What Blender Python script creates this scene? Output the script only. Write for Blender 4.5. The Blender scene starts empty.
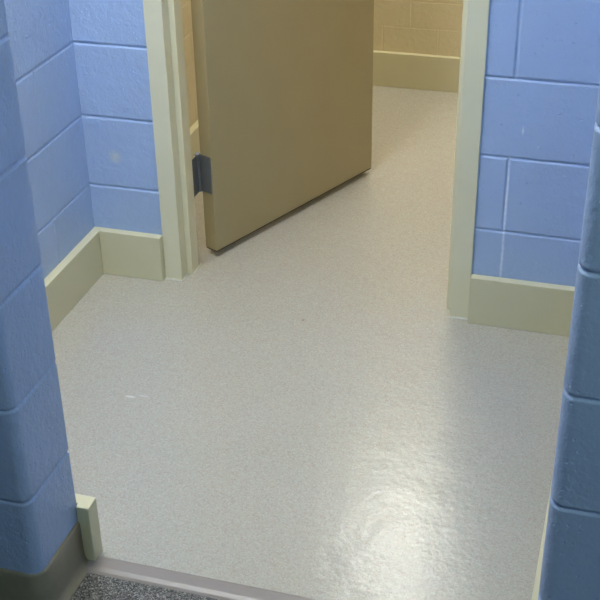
import bpy, bmesh, math, random
from mathutils import Vector, Matrix, noise
random.seed(4)
C = bpy.context.scene.collection
PI = math.pi

# ------------------------------------------------------------------ helpers
def link(name, me, mat, parent=None):
    o = bpy.data.objects.new(name, me)
    C.objects.link(o)
    if mat is not None and len(me.materials) == 0:
        me.materials.append(mat)
    if parent is not None:
        o.parent = parent
    return o

def tag(o, label=None, cat=None, kind=None, group=None):
    if label: o['label'] = label
    if cat: o['category'] = cat
    if kind: o['kind'] = kind
    if group: o['group'] = group
    return o

def from_bm(name, bm, mat, parent=None, smooth=False):
    bmesh.ops.recalc_face_normals(bm, faces=bm.faces)
    me = bpy.data.meshes.new(name)
    bm.to_mesh(me); bm.free()
    if smooth:
        for p in me.polygons: p.use_smooth = True
    return link(name, me, mat, parent)

def add_box(bm, x0, x1, y0, y1, z0, z1, bevel=0.0, seg=2):
    r = bmesh.ops.create_cube(bm, size=1.0)
    vs = r['verts']
    for v in vs:
        v.co = Vector(((x0+x1)/2 + v.co.x*(x1-x0), (y0+y1)/2 + v.co.y*(y1-y0), (z0+z1)/2 + v.co.z*(z1-z0)))
    if bevel > 0:
        es = list({e for v in vs for e in v.link_edges})
        bmesh.ops.bevel(bm, geom=es, offset=bevel, segments=seg, affect='EDGES', profile=0.5)

def add_prism(bm, poly, z0, z1, bevel=0.0):
    lo = [bm.verts.new((x, y, z0)) for x, y in poly]
    hi = [bm.verts.new((x, y, z1)) for x, y in poly]
    n = len(poly); fs = []
    fs.append(bm.faces.new(lo[::-1])); fs.append(bm.faces.new(hi))
    vert = []
    for i in range(n):
        fs.append(bm.faces.new((lo[i], lo[(i+1) % n], hi[(i+1) % n], hi[i])))
    es = [e for e in {e for f in fs for e in f.edges}]
    if bevel > 0:
        bmesh.ops.recalc_face_normals(bm, faces=fs)
        bmesh.ops.bevel(bm, geom=es, offset=bevel, segments=2, affect='EDGES', profile=0.5)

def add_cyl(bm, c, r, h, axis='Z', seg=24):
    m = Matrix.Translation(c)
    if axis == 'Y': m = m @ Matrix.Rotation(PI/2, 4, 'X')
    if axis == 'X': m = m @ Matrix.Rotation(PI/2, 4, 'Y')
    bmesh.ops.create_cone(bm, cap_ends=True, segments=seg, radius1=r, radius2=r, depth=h, matrix=m)

# ------------------------------------------------------------------ materials
def new_mat(name):
    m = bpy.data.materials.new(name); m.use_nodes = True
    nt = m.node_tree; b = nt.nodes['Principled BSDF']
    return m, nt, b

def N(nt, t, **kw):
    n = nt.nodes.new(t)
    for k, v in kw.items(): setattr(n, k, v)
    return n

def noise_tex(nt, vec, scale, detail=3.0, rough=0.6):
    n = N(nt, 'ShaderNodeTexNoise'); n.inputs['Scale'].default_value = scale
    n.inputs['Detail'].default_value = detail; n.inputs['Roughness'].default_value = rough
    nt.links.new(vec, n.inputs['Vector'])
    return n.outputs['Fac']

def ramp(nt, fac, stops, interp='LINEAR'):
    r = N(nt, 'ShaderNodeValToRGB'); r.color_ramp.interpolation = interp
    el = r.color_ramp.elements
    while len(el) < len(stops): el.new(0.5)
    for e, (p, c) in zip(el, stops):
        e.position = p
        e.color = (c, c, c, 1) if not isinstance(c, tuple) else (*c, 1)
    nt.links.new(fac, r.inputs['Fac'])
    return r.outputs['Color']

def mix(nt, fac, a, b, blend='MIX'):
    n = N(nt, 'ShaderNodeMix', data_type='RGBA', blend_type=blend)
    for sock, v in ((n.inputs[0], fac), (n.inputs[6], a), (n.inputs[7], b)):
        if hasattr(v, 'is_linked') or hasattr(v, 'links'): nt.links.new(v, sock)
        elif isinstance(v, tuple): sock.default_value = (*v, 1)
        else: sock.default_value = v
    return n.outputs[2]

def math_n(nt, op, a, b=None, clamp=False):
    n = N(nt, 'ShaderNodeMath', operation=op); n.use_clamp = clamp
    for i, v in enumerate((a, b)):
        if v is None: continue
        if isinstance(v, (int, float)): n.inputs[i].default_value = v
        else: nt.links.new(v, n.inputs[i])
    return n.outputs[0]

def bump(nt, h, strength, dist, prev=None):
    n = N(nt, 'ShaderNodeBump'); n.inputs['Strength'].default_value = strength
    n.inputs['Distance'].default_value = dist
    nt.links.new(h, n.inputs['Height'])
    if prev is not None: nt.links.new(prev, n.inputs['Normal'])
    return n.outputs['Normal']

def spot(nt, vec, c, s):
    """soft ellipse mask, 1 at c, 0 beyond the radii s; edge broken up by noise"""
    v = N(nt, 'ShaderNodeVectorMath', operation='SUBTRACT'); nt.links.new(vec, v.inputs[0]); v.inputs[1].default_value = c
    w = N(nt, 'ShaderNodeVectorMath', operation='DIVIDE'); nt.links.new(v.outputs[0], w.inputs[0]); w.inputs[1].default_value = s
    l = N(nt, 'ShaderNodeVectorMath', operation='LENGTH'); nt.links.new(w.outputs[0], l.inputs[0])
    nz = noise_tex(nt, vec, 90, 4, 0.7)
    a = math_n(nt, 'ADD', l.outputs['Value'], math_n(nt, 'MULTIPLY', nz, 1.4))
    return math_n(nt, 'SUBTRACT', 1.75, a, True)

def block_paint(name, col, col2, marks=(), pit=0.5, rough=0.42, spec=0.4):
    m, nt, b = new_mat(name)
    tc = N(nt, 'ShaderNodeTexCoord'); v = tc.outputs['Object']
    big = noise_tex(nt, v, 3.0, 2)
    c = mix(nt, big, col, col2)
    for p, s, mc, k in marks:
        f = math_n(nt, 'MULTIPLY', spot(nt, v, p, s), k)
        c = mix(nt, f, c, mc)
    nt.links.new(c, b.inputs['Base Color'])
    b.inputs['Roughness'].default_value = rough
    b.inputs['Specular IOR Level'].default_value = spec
    fine = noise_tex(nt, v, 130, 3, 0.55)
    med = noise_tex(nt, v, 45, 3, 0.6)
    wav = noise_tex(nt, v, 14, 2, 0.5)
    vo = N(nt, 'ShaderNodeTexVoronoi'); vo.inputs['Scale'].default_value = 48
    nt.links.new(v, vo.inputs['Vector'])
    pits = ramp(nt, vo.outputs['Distance'], [(0.04, 0.0), (0.14, 1.0)])
    n = bump(nt, wav, 0.6, 0.0050)
    n = bump(nt, med, 0.7, 0.0036, n)
    n = bump(nt, fine, 0.7, 0.0018, n)
    n = bump(nt, pits, pit, 0.0030, n)
    nt.links.new(n, b.inputs['Normal'])
    return m

BLUE = (0.355, 0.475, 0.720); BLUE2 = (0.375, 0.495, 0.745)
M = {}
M['blue'] = block_paint('blue block paint', BLUE, BLUE2)
M['blue_back'] = block_paint('blue block paint with scuffs', BLUE, BLUE2, marks=[
    ((-0.123, 0, 0.361), (0.024, 0.05, 0.024), (0.62, 0.64, 0.56), 0.6),
    ((0.969, 0, 0.547), (0.0035, 0.05, 0.013), (0.75, 0.8, 0.82), 0.9),
    ((1.009, 0, 0.508), (0.005, 0.05, 0.005), (0.6, 0.66, 0.75), 0.6),
    ((0.942, 0, 0.36), (0.0046, 0.05, 0.13), (0.72, 0.80, 0.95), 0.9),
    ((0.943, 0, 0.19), (0.0042, 0.05, 0.13), (0.72, 0.80, 0.95), 0.85)])
M['tan'] = block_paint('tan painted block', (0.70, 0.61, 0.405), (0.73, 0.635, 0.425), pit=0.15)

def plain(name, col, rough=0.4, spec=0.4, bumpk=0.15, var=0.06, metallic=0.0):
    m, nt, b = new_mat(name)
    v = N(nt, 'ShaderNodeTexCoord').outputs['Object']
    big = noise_tex(nt, v, 5.0, 3)
    c = mix(nt, big, tuple(x*(1-var) for x in col), tuple(min(1, x*(1+var)) for x in col))  # slight unevenness of the finish
    nt.links.new(c, b.inputs['Base Color'])
    b.inputs['Roughness'].default_value = rough
    b.inputs['Specular IOR Level'].default_value = spec
    b.inputs['Metallic'].default_value = metallic
    n = bump(nt, noise_tex(nt, v, 60, 3), bumpk, 0.001)
    nt.links.new(n, b.inputs['Normal'])
    return m

M['cream'] = plain('cream painted baseboard', (0.650, 0.610, 0.410), 0.36, 0.45, 0.2)
M['frame'] = plain('cream enamelled steel', (0.730, 0.690, 0.490), 0.34, 0.45, 0.04)
M['door'] = plain('khaki painted door', (0.385, 0.318, 0.178), 0.38, 0.4, 0.12)
M['door_gap_shade'] = plain('dark door gap shade', (0.060, 0.045, 0.032), 0.8, 0.2, 0.4, 0.2)  # dark brown standing in for the shade under the door
M['caulk'] = plain('white caulk', (0.68, 0.68, 0.60), 0.6, 0.3, 0.3)
M['steel'] = plain('dark hinge steel', (0.180, 0.186, 0.195), 0.45, 0.5, 0.5, 0.25, 0.3)
M['steel_bright'] = plain('worn hinge steel', (0.50, 0.51, 0.53), 0.35, 0.5, 0.3, 0.15, 0.3)
M['strip'] = plain('taupe transition vinyl', (0.300, 0.262, 0.245), 0.35, 0.5, 0.2)
M['ceiling'] = plain('white ceiling paint', (0.55, 0.55, 0.52), 0.8, 0.2, 0.3)
M['lamp_metal'] = plain('white lamp housing', (0.75, 0.75, 0.73), 0.4, 0.4, 0.05)

def cove_mat():
    m, nt, b = new_mat('grey brown cove base')
    v = N(nt, 'ShaderNodeTexCoord').outputs['Object']
    a = noise_tex(nt, v, 22, 4, 0.65)
    c = mix(nt, a, (0.205, 0.188, 0.132), (0.345, 0.300, 0.220))
    f = ramp(nt, noise_tex(nt, v, 420, 1, 0.5), [(0.60, 0.0), (0.68, 0.35)])
    c = mix(nt, f, c, (0.22, 0.20, 0.17))
    nt.links.new(c, b.inputs['Base Color']); b.inputs['Roughness'].default_value = 0.45
    nt.links.new(bump(nt, noise_tex(nt, v, 150, 3), 0.4, 0.001), b.inputs['Normal'])
    return m
M['cove'] = cove_mat()

def floor_mat():
    m, nt, b = new_mat('beige flecked sheet vinyl')
    v = N(nt, 'ShaderNodeTexCoord').outputs['Object']
    c = mix(nt, noise_tex(nt, v, 2.2, 2), (0.440, 0.420, 0.355), (0.465, 0.445, 0.378))
    vo = N(nt, 'ShaderNodeTexVoronoi'); vo.inputs['Scale'].default_value = 330
    nt.links.new(v, vo.inputs['Vector'])
    sep = N(nt, 'ShaderNodeSeparateColor'); nt.links.new(vo.outputs['Color'], sep.inputs[0])
    c = mix(nt, ramp(nt, sep.outputs[0], [(0.74, 0.0), (0.80, 0.22)]), c, (0.24, 0.21, 0.19))
    c = mix(nt, ramp(nt, sep.outputs[1], [(0.72, 0.0), (0.80, 0.25)]), c, (0.60, 0.60, 0.54))
    c = mix(nt, ramp(nt, sep.outputs[2], [(0.86, 0.0), (0.90, 0.30)]), c, (0.45, 0.28, 0.24))
    # a short pale scratch and one dark fleck
    for p, s, mc, k in (((0.137, -0.573, 0), (0.017, 0.006, 0.02), (0.80, 0.82, 0.78), 0.55),
                        ((0.165, -0.562, 0), (0.018, 0.005, 0.02), (0.80, 0.82, 0.78), 0.35),
                        ((0.442, -0.1223, 0), (0.005, 0.007, 0.02), (0.10, 0.03, 0.03), 0.7)):
        c = mix(nt, math_n(nt, 'MULTIPLY', spot(nt, v, p, s), k), c, mc)
    nt.links.new(c, b.inputs['Base Color'])
    b.inputs['Specular IOR Level'].default_value = 0.75
    off = N(nt, 'ShaderNodeVectorMath', operation='ADD'); nt.links.new(v, off.inputs[0]); off.inputs[1].default_value = (3.37, 7.13, 1.71)
    v = off.outputs[0]
    b.inputs['Roughness'].default_value = 0.25
    n = bump(nt, noise_tex(nt, v, 13, 3, 0.6), 0.75, 0.0029)
    n = bump(nt, noise_tex(nt, v, 70, 3, 0.6), 0.6, 0.0011, n)
    n = bump(nt, noise_tex(nt, v, 240, 2, 0.6), 0.35, 0.0004, n)
    nt.links.new(n, b.inputs['Normal'])
    return m
M['floor'] = floor_mat()

def terrazzo_mat():
    m, nt, b = new_mat('grey salt and pepper terrazzo')
    v = N(nt, 'ShaderNodeTexCoord').outputs['Object']
    vo = N(nt, 'ShaderNodeTexVoronoi'); vo.inputs['Scale'].default_value = 420
    nt.links.new(v, vo.inputs['Vector'])
    sep = N(nt, 'ShaderNodeSeparateColor'); nt.links.new(vo.outputs['Color'], sep.inputs[0])
    c = ramp(nt, sep.outputs[0], [(0.0, (0.020, 0.022, 0.020)), (0.25, (0.085, 0.082, 0.078)), (0.55, (0.150, 0.142, 0.132)), (0.86, (0.30, 0.29, 0.27))], 'CONSTANT')
    nt.links.new(c, b.inputs['Base Color'])
    b.inputs['Roughness'].default_value = 0.5
    nt.links.new(bump(nt, noise_tex(nt, v, 200, 2), 0.3, 0.0005), b.inputs['Normal'])
    return m
M['terrazzo'] = terrazzo_mat()

def emit(name, col, strength):
    m, nt, b = new_mat(name)
    b.inputs['Base Color'].default_value = (0.8, 0.8, 0.8, 1)
    b.inputs['Emission Color'].default_value = (*col, 1)
    b.inputs['Emission Strength'].default_value = strength
    v = N(nt, 'ShaderNodeTexCoord').outputs['Object']
    nt.links.new(bump(nt, noise_tex(nt, v, 300, 1), 0.2, 0.0005), b.inputs['Normal'])
    return m

# ------------------------------------------------------------------ block walls as real relief
COURSE, LEN, Z0 = 0.2032, 0.4064, 0.270

def path_from(pts, radii):
    """plan polyline with rounded corners -> list of segments ('line'|'arc')"""
    out = []; n = len(pts); cur = Vector(pts[0])
    for i in range(1, n):
        p = Vector(pts[i])
        if i < n-1 and radii[i] > 0:
            r = radii[i]; q = Vector(pts[i+1])
            d0 = (p-cur).normalized(); d1 = (q-p).normalized()
            a = p - d0*r; b = p + d1*r; cen = a + d1*r
            out.append(('line', cur.copy(), a)); out.append(('arc', a, b, cen, d0, d1, r)); cur = b
        else:
            out.append(('line', cur.copy(), p)); cur = p
    return out

def wall_relief(name, pts, radii, z0, z1, joints, mat, course=COURSE, zj=Z0, w=0.0050, depth=0.0046, vdepth=1.0, step=0.03, fine=True, bm=None):
    """pts: plan path, visible side on the RIGHT of travel. joints: {parity: [s,...]} vertical joint positions along s"""
    segs = path_from(pts, radii)
    corner_s = []
    samples = []      # (s, x, y, nx, ny)
    s = 0.0
    alljs = sorted(set(joints.get(0, []) + joints.get(1, [])))
    prof = (-1.5, -1.0, -0.72, -0.36, 0.0, 0.36, 0.72, 1.0, 1.5)
    for sg in segs:
        if sg[0] == 'line':
            a, b = sg[1], sg[2]; L = (b-a).length
            if L < 1e-6: continue
            d = (b-a)/L; nn = Vector((d.y, -d.x))
            st = step if fine else 0.25
            k = max(1, int(math.ceil(L/st)))
            ss = {round(i*L/k, 5) for i in range(k+1)}
            for j in alljs:
                for q in prof:
                    u = j - s + q*w
                    if 0 < u < L: ss.add(round(u, 5))
            ss = sorted(ss); keep = [ss[0]]
            for u in ss[1:]:
                if u - keep[-1] > 0.0006: keep.append(u)
            for u in keep:
                p = a + d*u; samples.append((s+u, p.x, p.y, nn.x, nn.y))
            s += L
        else:
            _, a, b, cen, d0, d1, r = sg
            corner_s.append((s, s + r*PI/2))
            for i in range(1, 8):
                t = i/8*PI/2
                # outward normal rotates from right-of-d0 to right-of-d1
                n0 = Vector((d0.y, -d0.x)); n1 = Vector((d1.y, -d1.x))
                nn = (n0*math.cos(t) + n1*math.sin(t)).normalized()
                turn_out = (cen - a).dot(n0) < 0
                p = cen + nn*r if turn_out else cen - nn*r
                samples.append((s + r*t, p.x, p.y, nn.x, nn.y))
            s += r*PI/2
    # z samples
    zs = set(); k = -3
    jz = []
    while zj + k*course < z1:
        z = zj + k*course
        if z > z0: jz.append((z, k))
        k += 1
    n = int((z1-z0)/(0.05 if fine else 0.2))
    for i in range(n+1): zs.add(round(z0 + (z1-z0)*i/n, 5))
    for z, _ in jz:
        for q in prof: 
            if z0 < z+q*w < z1: zs.add(round(z+q*w, 5))
    zs = sorted(zs); keep = [zs[0]]
    for z in zs[1:]:
        if z-keep[-1] > 0.0006: keep.append(z)
    zs = keep
    def groove(dd): 
        u = abs(dd)/w
        return 0.0 if u >= 1 else (1-u*u)
    own = bm is None
    if own: bm = bmesh.new()
    grid = []
    for (ss, x, y, nx, ny) in samples:
        col = []
        for z in zs:
            wob = 0.0016*noise.noise(Vector((x*9, y*9, 3.1))) 
            g = 0.0
            for zz, kk in jz:
                if abs(z-zz) < 2*w:
                    st = 0.72 + 0.55*noise.noise(Vector((x*16, y*16, zz*7)))
                    g = max(g, groove(z-zz)*max(0.25, st))
            par = math.floor((z - zj)/course) % 2
            for j in joints.get(par, []):
                if abs(ss-j) < 2*w:
                    st = 0.72 + 0.55*noise.noise(Vector((x*7+5, y*7, z*16)))
                    g = max(g, groove(ss-j)*max(0.25, st)*vdepth)
            d = g*depth - 0.0004*noise.noise(Vector((x*5, y*5, z*5)))
            col.append(bm.verts.new((x-nx*d, y-ny*d, z+ (wob if any(abs(z-q[0]) < 2*w for q in jz) else 0))))
        grid.append(col)
    for i in range(len(grid)-1):
        for j in range(len(zs)-1):
            bm.faces.new((grid[i][j], grid[i+1][j], grid[i+1][j+1], grid[i][j+1]))
    if not own: return None
    me = bpy.data.meshes.new(name); bm.to_mesh(me); bm.free()
    for p in me.polygons: p.use_smooth = True
    return link(name, me, mat)

def jn(L, first, pitch=LEN):
    out = []; s = first
    while s < L:
        if s > 0: out.append(s)
        s += pitch
    return out

H = 2.44
XL, XP, XQ, YF, YB = -0.209, 0.270, 1.1735, -1.284, -1.115
# parity of a course: floor((z-Z0)/COURSE) % 2 ; the course .27-.473 is parity 0, .473-.676 parity 1, .07-.27 parity 1
# --- back wall (y = 0): left and right panels, panel over the door, tan back side
bm = bmesh.new()
wall_relief('', [(XL-0.006, 0), (0.012, 0)], [0, 0], 0, H, {}, None, bm=bm)
s0 = 0.940 - 0.856
wall_relief('', [(0.856, 0), (XQ+0.006, 0)], [0, 0], 0, H, {0: [s0]}, None, bm=bm)
wall_relief('', [(0.012, 0), (0.856, 0)], [0, 0], 2.06, H, {0: [0.12, 0.53]}, None, bm=bm, fine=False)
nblue = len(bm.faces)
# rear face (tan), seen from the room behind
def rear(x0, x1, za, zb):
    wall_relief('', [(x1, 0.111), (x0, 0.111)], [0, 0], za, zb, {}, None, bm=bm, course=0.1035, zj=0.238, w=0.003, depth=0.0012, fine=False)
rear(-0.21, 0.012, 0, H); rear(0.856, 1.40, 0, H); rear(0.012, 0.856, 2.06, H)
me = bpy.data.meshes.new('wall_back'); bm.to_mesh(me); bm.free()
me.materials.append(M['blue_back']); me.materials.append(M['tan'])
for p in me.polygons:
    p.use_smooth = True
    p.material_index = 0 if p.index < nblue else 1
wb = link('wall_back', me, None)
tag(wb, 'blue painted block wall holding the cream door frame', 'wall', 'structure')

# --- left wall: corridor face, bullnose, reveal, alcove back face
bm = bmesh.new()
X0 = -2.2
p = [(X0, YF), (XP, YF), (XP, YB), (XL, YB)]
L1 = XP - X0
# corner block: full length from the corner in even courses, half in the odd ones
e = [L1 - 0.4064 - 0.4064*i for i in range(5)]
o_ = [L1 - 0.2032 - 0.4064*i for i in range(6)]
wall_relief('', p, [0, 0.022, 0.004, 0], 0, H, {0: sorted(e), 1: sorted(o_)}, None, bm=bm)
wl = bpy.data.meshes.new('wall_near_left'); bm.to_mesh(wl); bm.free()
for q in wl.polygons: q.use_smooth = True
wn = link('wall_near_left', wl, M['blue'])
tag(wn, 'blue block wall end with rounded corner at the lower left', 'wall', 'structure')
La = -YB
w_ = wall_relief('wall_left', [(XL, YB), (XL, 0.006)], [0, 0], 0, H,
                 {0: [La-0.022, La-0.4284, La-0.8348], 1: [La-0.2252, La-0.6316, La-1.038]}, M['blue'], vdepth=0.55)
tag(w_, 'blue block side wall left of the doorway, above the long cream baseboard', 'wall', 'structure')

# --- right wall: alcove side then corridor face
bm = bmesh.new()
Lr = -YF
e = [Lr + 0.4064*(i+1) for i in range(6)] + [Lr - 0.4064*(i+1) for i in range(3)]
o_ = [Lr + 0.2032 + 0.4064*i for i in range(6)] + [Lr - 0.2032 - 0.4064*i for i in range(3)]
w_ = wall_relief('wall_right', [(XQ, 0), (XQ, YF), (3.4, YF)], [0, 0.026, 0], 0, H, {0: sorted(e), 1: sorted(o_)}, M['blue'])
tag(w_, 'blue block wall with rounded corner at the right edge', 'wall', 'structure')

# --- corridor shell behind the camera
def quad_obj(name, vs, mat, label):
    bm = bmesh.new(); f = bm.faces.new([bm.verts.new(v) for v in vs])
    me = bpy.data.meshes.new(name); bm.to_mesh(me); bm.free()
    o = link(name, me, mat); tag(o, label, name.split('_')[0], 'structure'); return o
YC = -3.45
w_ = wall_relief('wall_corridor', [(3.4, YC), (X0, YC)], [0, 0], 0, H, {0: jn(5.6, .3), 1: jn(5.6, .5)}, M['blue'], fine=False)
w_.data.flip_normals()
tag(w_, 'blue block wall on the far side of the corridor', 'wall', 'structure')
quad_obj('wall_corridor_left', [(X0, YC, 0), (X0, YF, 0), (X0, YF, H), (X0, YC, H)], M['blue'], 'blue wall closing the left end of the corridor')
quad_obj('wall_corridor_right', [(3.4, YC, 0), (3.4, YF, 0), (3.4, YF, H), (3.4, YC, H)], M['blue'], 'blue wall closing the right end of the corridor')

# --- room behind the door
YR, RX0, RX1 = 1.684, -0.210, 1.40
tp = 0.2196
w_ = wall_relief('wall_room_back', [(RX0, YR), (RX1, YR)], [0, 0], 0, H,
                 {0: jn(1.61, 0.2436-RX0-2*tp+0.0, tp), 1: jn(1.61, 0.1338-RX0-tp, tp)}, M['tan'],
                 course=0.1035, zj=0.238-0.1035, w=0.0032, depth=0.0016)
tag(w_, 'tan painted block wall beyond the open door', 'wall', 'structure')
w_ = wall_relief('wall_room_left', [(RX0, 0.111), (RX0, YR)], [0, 0], 0, H,
                 {0: jn(1.53, 0.05, tp), 1: jn(1.53, 0.05+tp/2, tp)}, M['tan'], course=0.1035, zj=0.238-0.1035, w=0.0032, depth=0.0018)
tag(w_, 'tan side wall seen through the gap by the hinge', 'wall', 'structure')
w_ = wall_relief('wall_room_right', [(RX1, YR), (RX1, 0.111)], [0, 0], 0, H,
                 {0: jn(1.53, 0.05, tp), 1: jn(1.53, 0.05+tp/2, tp)}, M['tan'], course=0.1035, zj=0.238-0.1035, w=0.0032, depth=0.0018, fine=False)
tag(w_, 'tan side wall hidden behind the right door jamb', 'wall', 'structure')

# ------------------------------------------------------------------ floors, ceiling
bm = bmesh.new()
add_prism(bm, [(XL-.1, YB+0.008), (XQ+.1, YB+0.008), (XQ+.1, 0.08), (RX1+.1, 0.08), (RX1+.1, YR+.1), (XL-.1, YR+.1)], -0.03, 0.0)
f = from_bm('floor', bm, M['floor']); tag(f, 'glossy beige flecked vinyl floor running through the doorway', 'floor', 'structure')
bm = bmesh.new(); add_box(bm, X0-.1, 3.5, YC-.1, YB-0.0345, -0.03, -0.004)
f = from_bm('floor_corridor', bm, M['terrazzo']); tag(f, 'dark grey speckled terrazzo floor at the bottom left', 'floor', 'structure')
# transition strip: rounded rise from the terrazzo to the vinyl
bm = bmesh.new()
prof = [(-0.0375, -0.03), (-0.0375, -0.0035), (-0.032, -0.0005), (-0.022, 0.0020), (-0.010, 0.0030), (0.002, 0.0028), (0.0085, 0.0005), (0.0085, -0.03)]
a = [bm.verts.new((XP-0.012, YB+y, z)) for y, z in prof]; b = [bm.verts.new((XQ+0.01, YB+y, z)) for y, z in prof]
bm.faces.new(a); bm.faces.new(b[::-1])
for i in range(len(prof)):
    j = (i+1) % len(prof); bm.faces.new((a[i], b[i], b[j], a[j]))
f = from_bm('trim_1', bm, M['strip'], smooth=False); tag(f, 'taupe transition strip between terrazzo and beige floor', 'threshold strip', 'structure')
bm = bmesh.new()
add_box(bm, X0-.1, 3.5, YC-.1, YR+.1, H, H+.05)
f = from_bm('ceiling', bm, M['ceiling']); tag(f, 'white ceiling over corridor and alcove', 'ceiling', 'structure')

# ------------------------------------------------------------------ baseboards
HB, TB = 0.138, 0.025
def baseboard(name, poly, label, z1=HB, bevel=0.0018, mat='cream', z0=0.0):
    bm = bmesh.new(); add_prism(bm, poly, z0, z1, bevel)
    o = from_bm(name, bm, M[mat]); tag(o, label, 'baseboard', 'structure'); return o
e_ = 0.0006
baseboard('baseboard_left', [(XL+e_, 0-e_), (XL+TB, -TB), (XL+TB, YB+TB), (XL+e_, YB+e_)], 'cream baseboard along the left side wall')
baseboard('baseboard_back_left', [(XL+TB, -TB), (XL+e_, -e_), (-0.001, -e_), (-0.001, -TB)], 'short cream baseboard left of the door frame')
baseboard('baseboard_back_right', [(0.869, -e_), (0.869, -TB), (1.1588, -TB), (XQ-e_, -e_)], 'cream baseboard right of the door frame')
baseboard('baseboard_right', [(1.1588, -TB), (XQ-e_, -e_), (XQ-e_, YB-0.03), (1.1588, YB-0.03)], 'thin edge of cream baseboard beside the right wall corner')
baseboard('baseboard_near_left', [(XL+TB, YB+0.028), (XL+e_, YB+e_), (XP+e_, YB+e_), (XP+e_, YB-0.010), (0.298, YB-0.010), (0.298, YB+0.028)], 'cream baseboard end standing out past the left wall corner', bevel=0.0022)
baseboard('baseboard_room_back', [(RX0+e_, YR-e_), (RX0+TB, YR-TB), (RX1-TB, YR-TB), (RX1-e_, YR-e_)], 'cream baseboard on the tan wall beyond the door')
baseboard('baseboard_room_left', [(RX0+e_, YR-e_), (RX0+e_, 0.113), (RX0+TB, 0.113), (RX0+TB, YR-TB)], 'cream baseboard seen through the gap by the hinge')

# grey cove base with a flared toe, swept along the wall path
def cove(name, pts, radii, label):
    segs = path_from(pts, radii); P = []
    for sg in segs:
        if sg[0] == 'line':
            a, b = sg[1], sg[2]; L = (b-a).length; d = (b-a)/L; nn = Vector((d.y, -d.x))
            k = max(1, int(L/0.08))
            for i in range(k+1): P.append((a+d*(L*i/k), nn))
        else:
            _, a, b, cen, d0, d1, r = sg
            n0 = Vector((d0.y, -d0.x)); n1 = Vector((d1.y, -d1.x))
            for i in range(1, 10):
                t = i/10*PI/2; nn = (n0*math.cos(t)+n1*math.sin(t)).normalized(); P.append((cen+nn*r, nn))
    prof = [(-0.0005, -0.004), (0.0240, -0.004), (0.0240, -0.0015), (0.0170, 0.0010), (0.0115, 0.0060), (0.0085, 0.0140), (0.0072, 0.026),
            (0.0066, 0.060), (0.0062, 0.096), (0.0050, 0.0998), (0.0028, 0.1015), (-0.0005, 0.1015)]
    bm = bmesh.new(); rows = []
    for c, nn in P:
        rows.append([bm.verts.new((c.x+nn.x*o, c.y+nn.y*o, z)) for o, z in prof])
    for i in range(len(rows)-1):
        for j in range(len(prof)-1):
            bm.faces.new((rows[i][j], rows[i+1][j], rows[i+1][j+1], rows[i][j+1]))
    bm.faces.new(rows[0]); bm.faces.new(rows[-1][::-1])
    o = from_bm(name, bm, M['cove'], smooth=True); tag(o, label, 'cove base', 'structure')
    return o
cove('baseboard_corridor_left', [(X0+.001, YF), (XP, YF), (XP, YB-0.0115)], [0, 0.026, 0], 'grey brown cove base wrapping the lower left wall corner')
cove('baseboard_corridor_right', [(XQ, YB-0.032), (XQ, YF), (3.398, YF)], [0, 0.026, 0], 'grey cove base below the right wall corner')

# ------------------------------------------------------------------ door frame
W, F = 0.868, 0.0508
def jamb_poly(mirror):
    p = [(0, -0.006), (F, -0.006), (F, 0.035), (F+0.016, 0.035), (F+0.016, 0.086), (F, 0.086), (F, 0.118), (0, 0.118)]
    return [(W-x, y) for x, y in p][::-1] if mirror else p
OH = 2.04
bm = bmesh.new()
add_prism(bm, jamb_poly(False), 0.0, OH, 0.0014)
add_prism(bm, jamb_poly(True), 0.0, OH, 0.0014)
hp = [(-0.006, OH+F), (-0.006, OH), (0.035, OH), (0.035, OH-0.016), (0.086, OH-0.016), (0.086, OH), (0.118, OH), (0.118, OH+F)]
a = [bm.verts.new((0, y, z)) for y, z in hp]; b = [bm.verts.new((W, y, z)) for y, z in hp]
bm.faces.new(a); bm.faces.new(b[::-1])
for i in range(len(hp)):
    j = (i+1) % len(hp); bm.faces.new((a[i], b[i], b[j], a[j]))
fr = from_bm('door_frame', bm, M['frame']); tag(fr, 'cream steel door frame with stepped jambs', 'door frame', 'structure')
# caulk bead where the frame meets the floor
bm = bmesh.new()
rnd = random.Random(2)
for x0, x1, y in ((0.0, F, -0.007), (W-F, W, -0.007)):
    n = 5
    for i in range(n):
        xa = x0 + (x1-x0)*i/n; xb = x0 + (x1-x0)*(i+1)/n
        add_box(bm, xa-.0005, xb+.0005, y-0.002-0.002*rnd.random(), y+0.002, 0.0, 0.002+0.0015*rnd.random(), 0.0008, 1)
for x0, y0, y1 in ((F, -0.004, 0.035), (F+0.016, 0.035, 0.1), (W-F, -0.006, 0.034)):
    add_box(bm, x0-0.001, x0+0.0035, y0, y1, 0.0, 0.003, 0.0008, 1)
k = from_bm('caulk', bm, M['caulk'], fr); k['label'] = 'white caulk bead along the foot of the frame'

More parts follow.
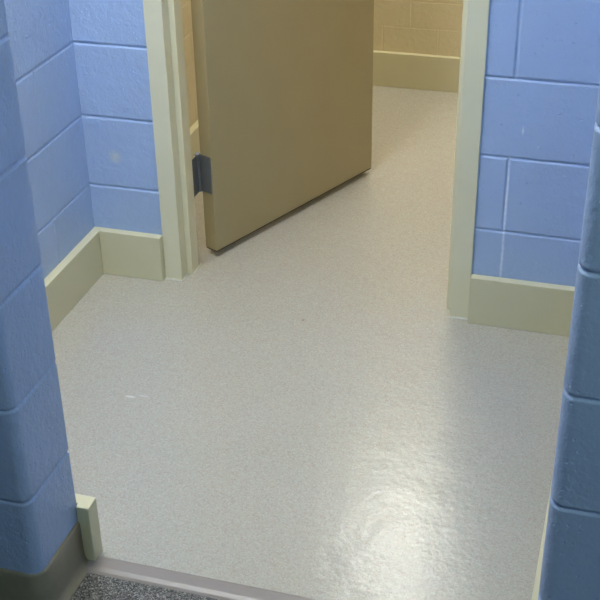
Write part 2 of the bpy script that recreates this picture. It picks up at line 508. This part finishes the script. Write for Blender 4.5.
# ------------------------------------------------------------------ door, hung on the left jamb, swung into the room
ang = math.radians(66.5)
piv = Vector((0.0525, 0.1655, 0))
door = bpy.data.objects.new('door_1', None); C.objects.link(door)
door.location = piv; door.rotation_euler = (0, 0, ang)
tag(door, 'khaki painted flush door standing open into the tan room', 'door', 'structure')
DX0, DY1, DT, DW, DZ = 0.0035, -0.0065, 0.0445, 0.755, 0.0225
bm = bmesh.new(); add_box(bm, DX0, DX0+DW, DY1-DT, DY1, DZ, 2.035, 0.0016)
from_bm('door_leaf', bm, M['door'], door)
bm = bmesh.new(); add_box(bm, DX0+0.002, DX0+DW-0.004, DY1-DT+0.001, DY1-0.002, DZ-0.0035, DZ+0.001)  # thin dark plate added below the leaf, paints the gap shadow darker
q = from_bm('gap_shade', bm, M['door_gap_shade'], door); q['label'] = 'dark plate added under the door to deepen the shade in the gap'
def hinge(zc):
    h = bpy.data.objects.new('hinge', None); C.objects.link(h); h.parent = door; h.location = (0, 0, zc)
    h['label'] = 'dark grey steel butt hinge with a worn bright pin'
    hh = 0.114
    # leaf on the hinge edge of the door
    bm = bmesh.new()
    add_box(bm, DX0-0.0026, DX0+0.0004, DY1-DT+0.0035, 0.0, -hh/2, hh/2, 0.0009, 2)
    for z in (-0.042, -0.014, 0.014, 0.042):
        add_cyl(bm, Vector((DX0-0.0030, DY1-0.022 + (0.006 if z in (-0.014, 0.042) else -0.006), z)), 0.0036, 0.0012, 'X', 16)
    from_bm('leaf_plate', bm, M['steel'], h)
    # knuckles and pin
    bm = bmesh.new()
    for i in range(5):
        add_cyl(bm, Vector((-0.0010, 0.0005, -hh/2 + hh*(i+.5)/5)), 0.0072, hh/5-0.0010, 'Z', 24)
    from_bm('knuckle', bm, M['steel'], h)
    bm = bmesh.new()
    add_cyl(bm, Vector((-0.0010, 0.0005, 0)), 0.0062, hh+0.001, 'Z', 20)
    add_cyl(bm, Vector((-0.0010, 0.0005, hh/2+0.001)), 0.0052, 0.004, 'Z', 20)
    add_cyl(bm, Vector((-0.0010, 0.0005, -hh/2-0.001)), 0.0052, 0.004, 'Z', 20)
    q = from_bm('pin', bm, M['steel_bright'], h)
    # leaf on the jamb (fixed side, turned back by the opening angle)
    bm = bmesh.new(); add_box(bm, -0.0016, 0.0014, -0.060, 0.0, -hh/2, hh/2, 0.0009, 2)
    j = from_bm('leaf_plate', bm, M['steel'], h); j.rotation_euler = (0, 0, -ang)
hinge(0.262)

# ------------------------------------------------------------------ lamps
def ceiling_lamp(x, y, sx, sy, col, strength, label, h=0.07):
    root = bpy.data.objects.new('ceiling_lamp', None); C.objects.link(root); root.location = (x, y, H)
    tag(root, label, 'ceiling lamp')
    bm = bmesh.new(); t = 0.02
    add_box(bm, -sx/2-t, sx/2+t, -sy/2-t, -sy/2, -h, -0.0005)
    add_box(bm, -sx/2-t, sx/2+t, sy/2, sy/2+t, -h, -0.0005)
    add_box(bm, -sx/2-t, -sx/2, -sy/2, sy/2, -h, -0.0005)
    add_box(bm, sx/2, sx/2+t, -sy/2, sy/2, -h, -0.0005)
    from_bm('housing', bm, M['lamp_metal'], root)
    bm = bmesh.new(); add_box(bm, -sx/2+.001, sx/2-.001, -sy/2+.001, sy/2-.001, -h+.004, -h+.012)
    from_bm('diffuser', bm, emit('lamp diffuser', col, strength), root)
LAMPS = [
    (0.40, 1.38, 0.54, 0.40, (1.0, 0.99, 0.92), 5.8, 'square ceiling lamp in the tan room', 0.20),
    (0.10, -0.78, 0.52, 0.30, (1.0, 1.0, 0.93), 12.0, 'ceiling lamp over the alcove in front of the door'),
    (1.30, -2.45, 1.20, 0.30, (0.80, 1.0, 0.88), 2.5, 'long ceiling lamp in the corridor'),
]
for l in LAMPS: ceiling_lamp(*l)

w = bpy.data.worlds.new('World'); bpy.context.scene.world = w; w.use_nodes = True
w.node_tree.nodes['Background'].inputs[0].default_value = (0.5, 0.55, 0.6, 1)
w.node_tree.nodes['Background'].inputs[1].default_value = 0.02

# ------------------------------------------------------------------ camera
yaw, pitch, roll, fpx = 0.294, 0.5331, -0.0176, 1182.669
fw = Vector((-math.sin(yaw)*math.cos(pitch), math.cos(yaw)*math.cos(pitch), -math.sin(pitch)))
r = Vector((math.cos(yaw), math.sin(yaw), 0)); u = r.cross(fw)
r2 = math.cos(roll)*r + math.sin(roll)*u; u2 = -math.sin(roll)*r + math.cos(roll)*u
cam = bpy.data.cameras.new('Camera'); co = bpy.data.objects.new('Camera', cam); C.objects.link(co)
mm = Matrix((r2, u2, -fw)).transposed().to_4x4(); mm.translation = (1.2188, -2.7124, 1.6581)
co.matrix_world = mm
cam.sensor_width = 36; cam.sensor_fit = 'HORIZONTAL'; cam.lens = fpx/600*36
cam.clip_start = 0.05
sc = bpy.context.scene; sc.camera = co
sc.view_settings.view_transform = 'Standard'; sc.view_settings.look = 'None'
sc.view_settings.gamma = 1; sc.view_settings.use_curve_mapping = False
sc.view_settings.exposure = 2.42
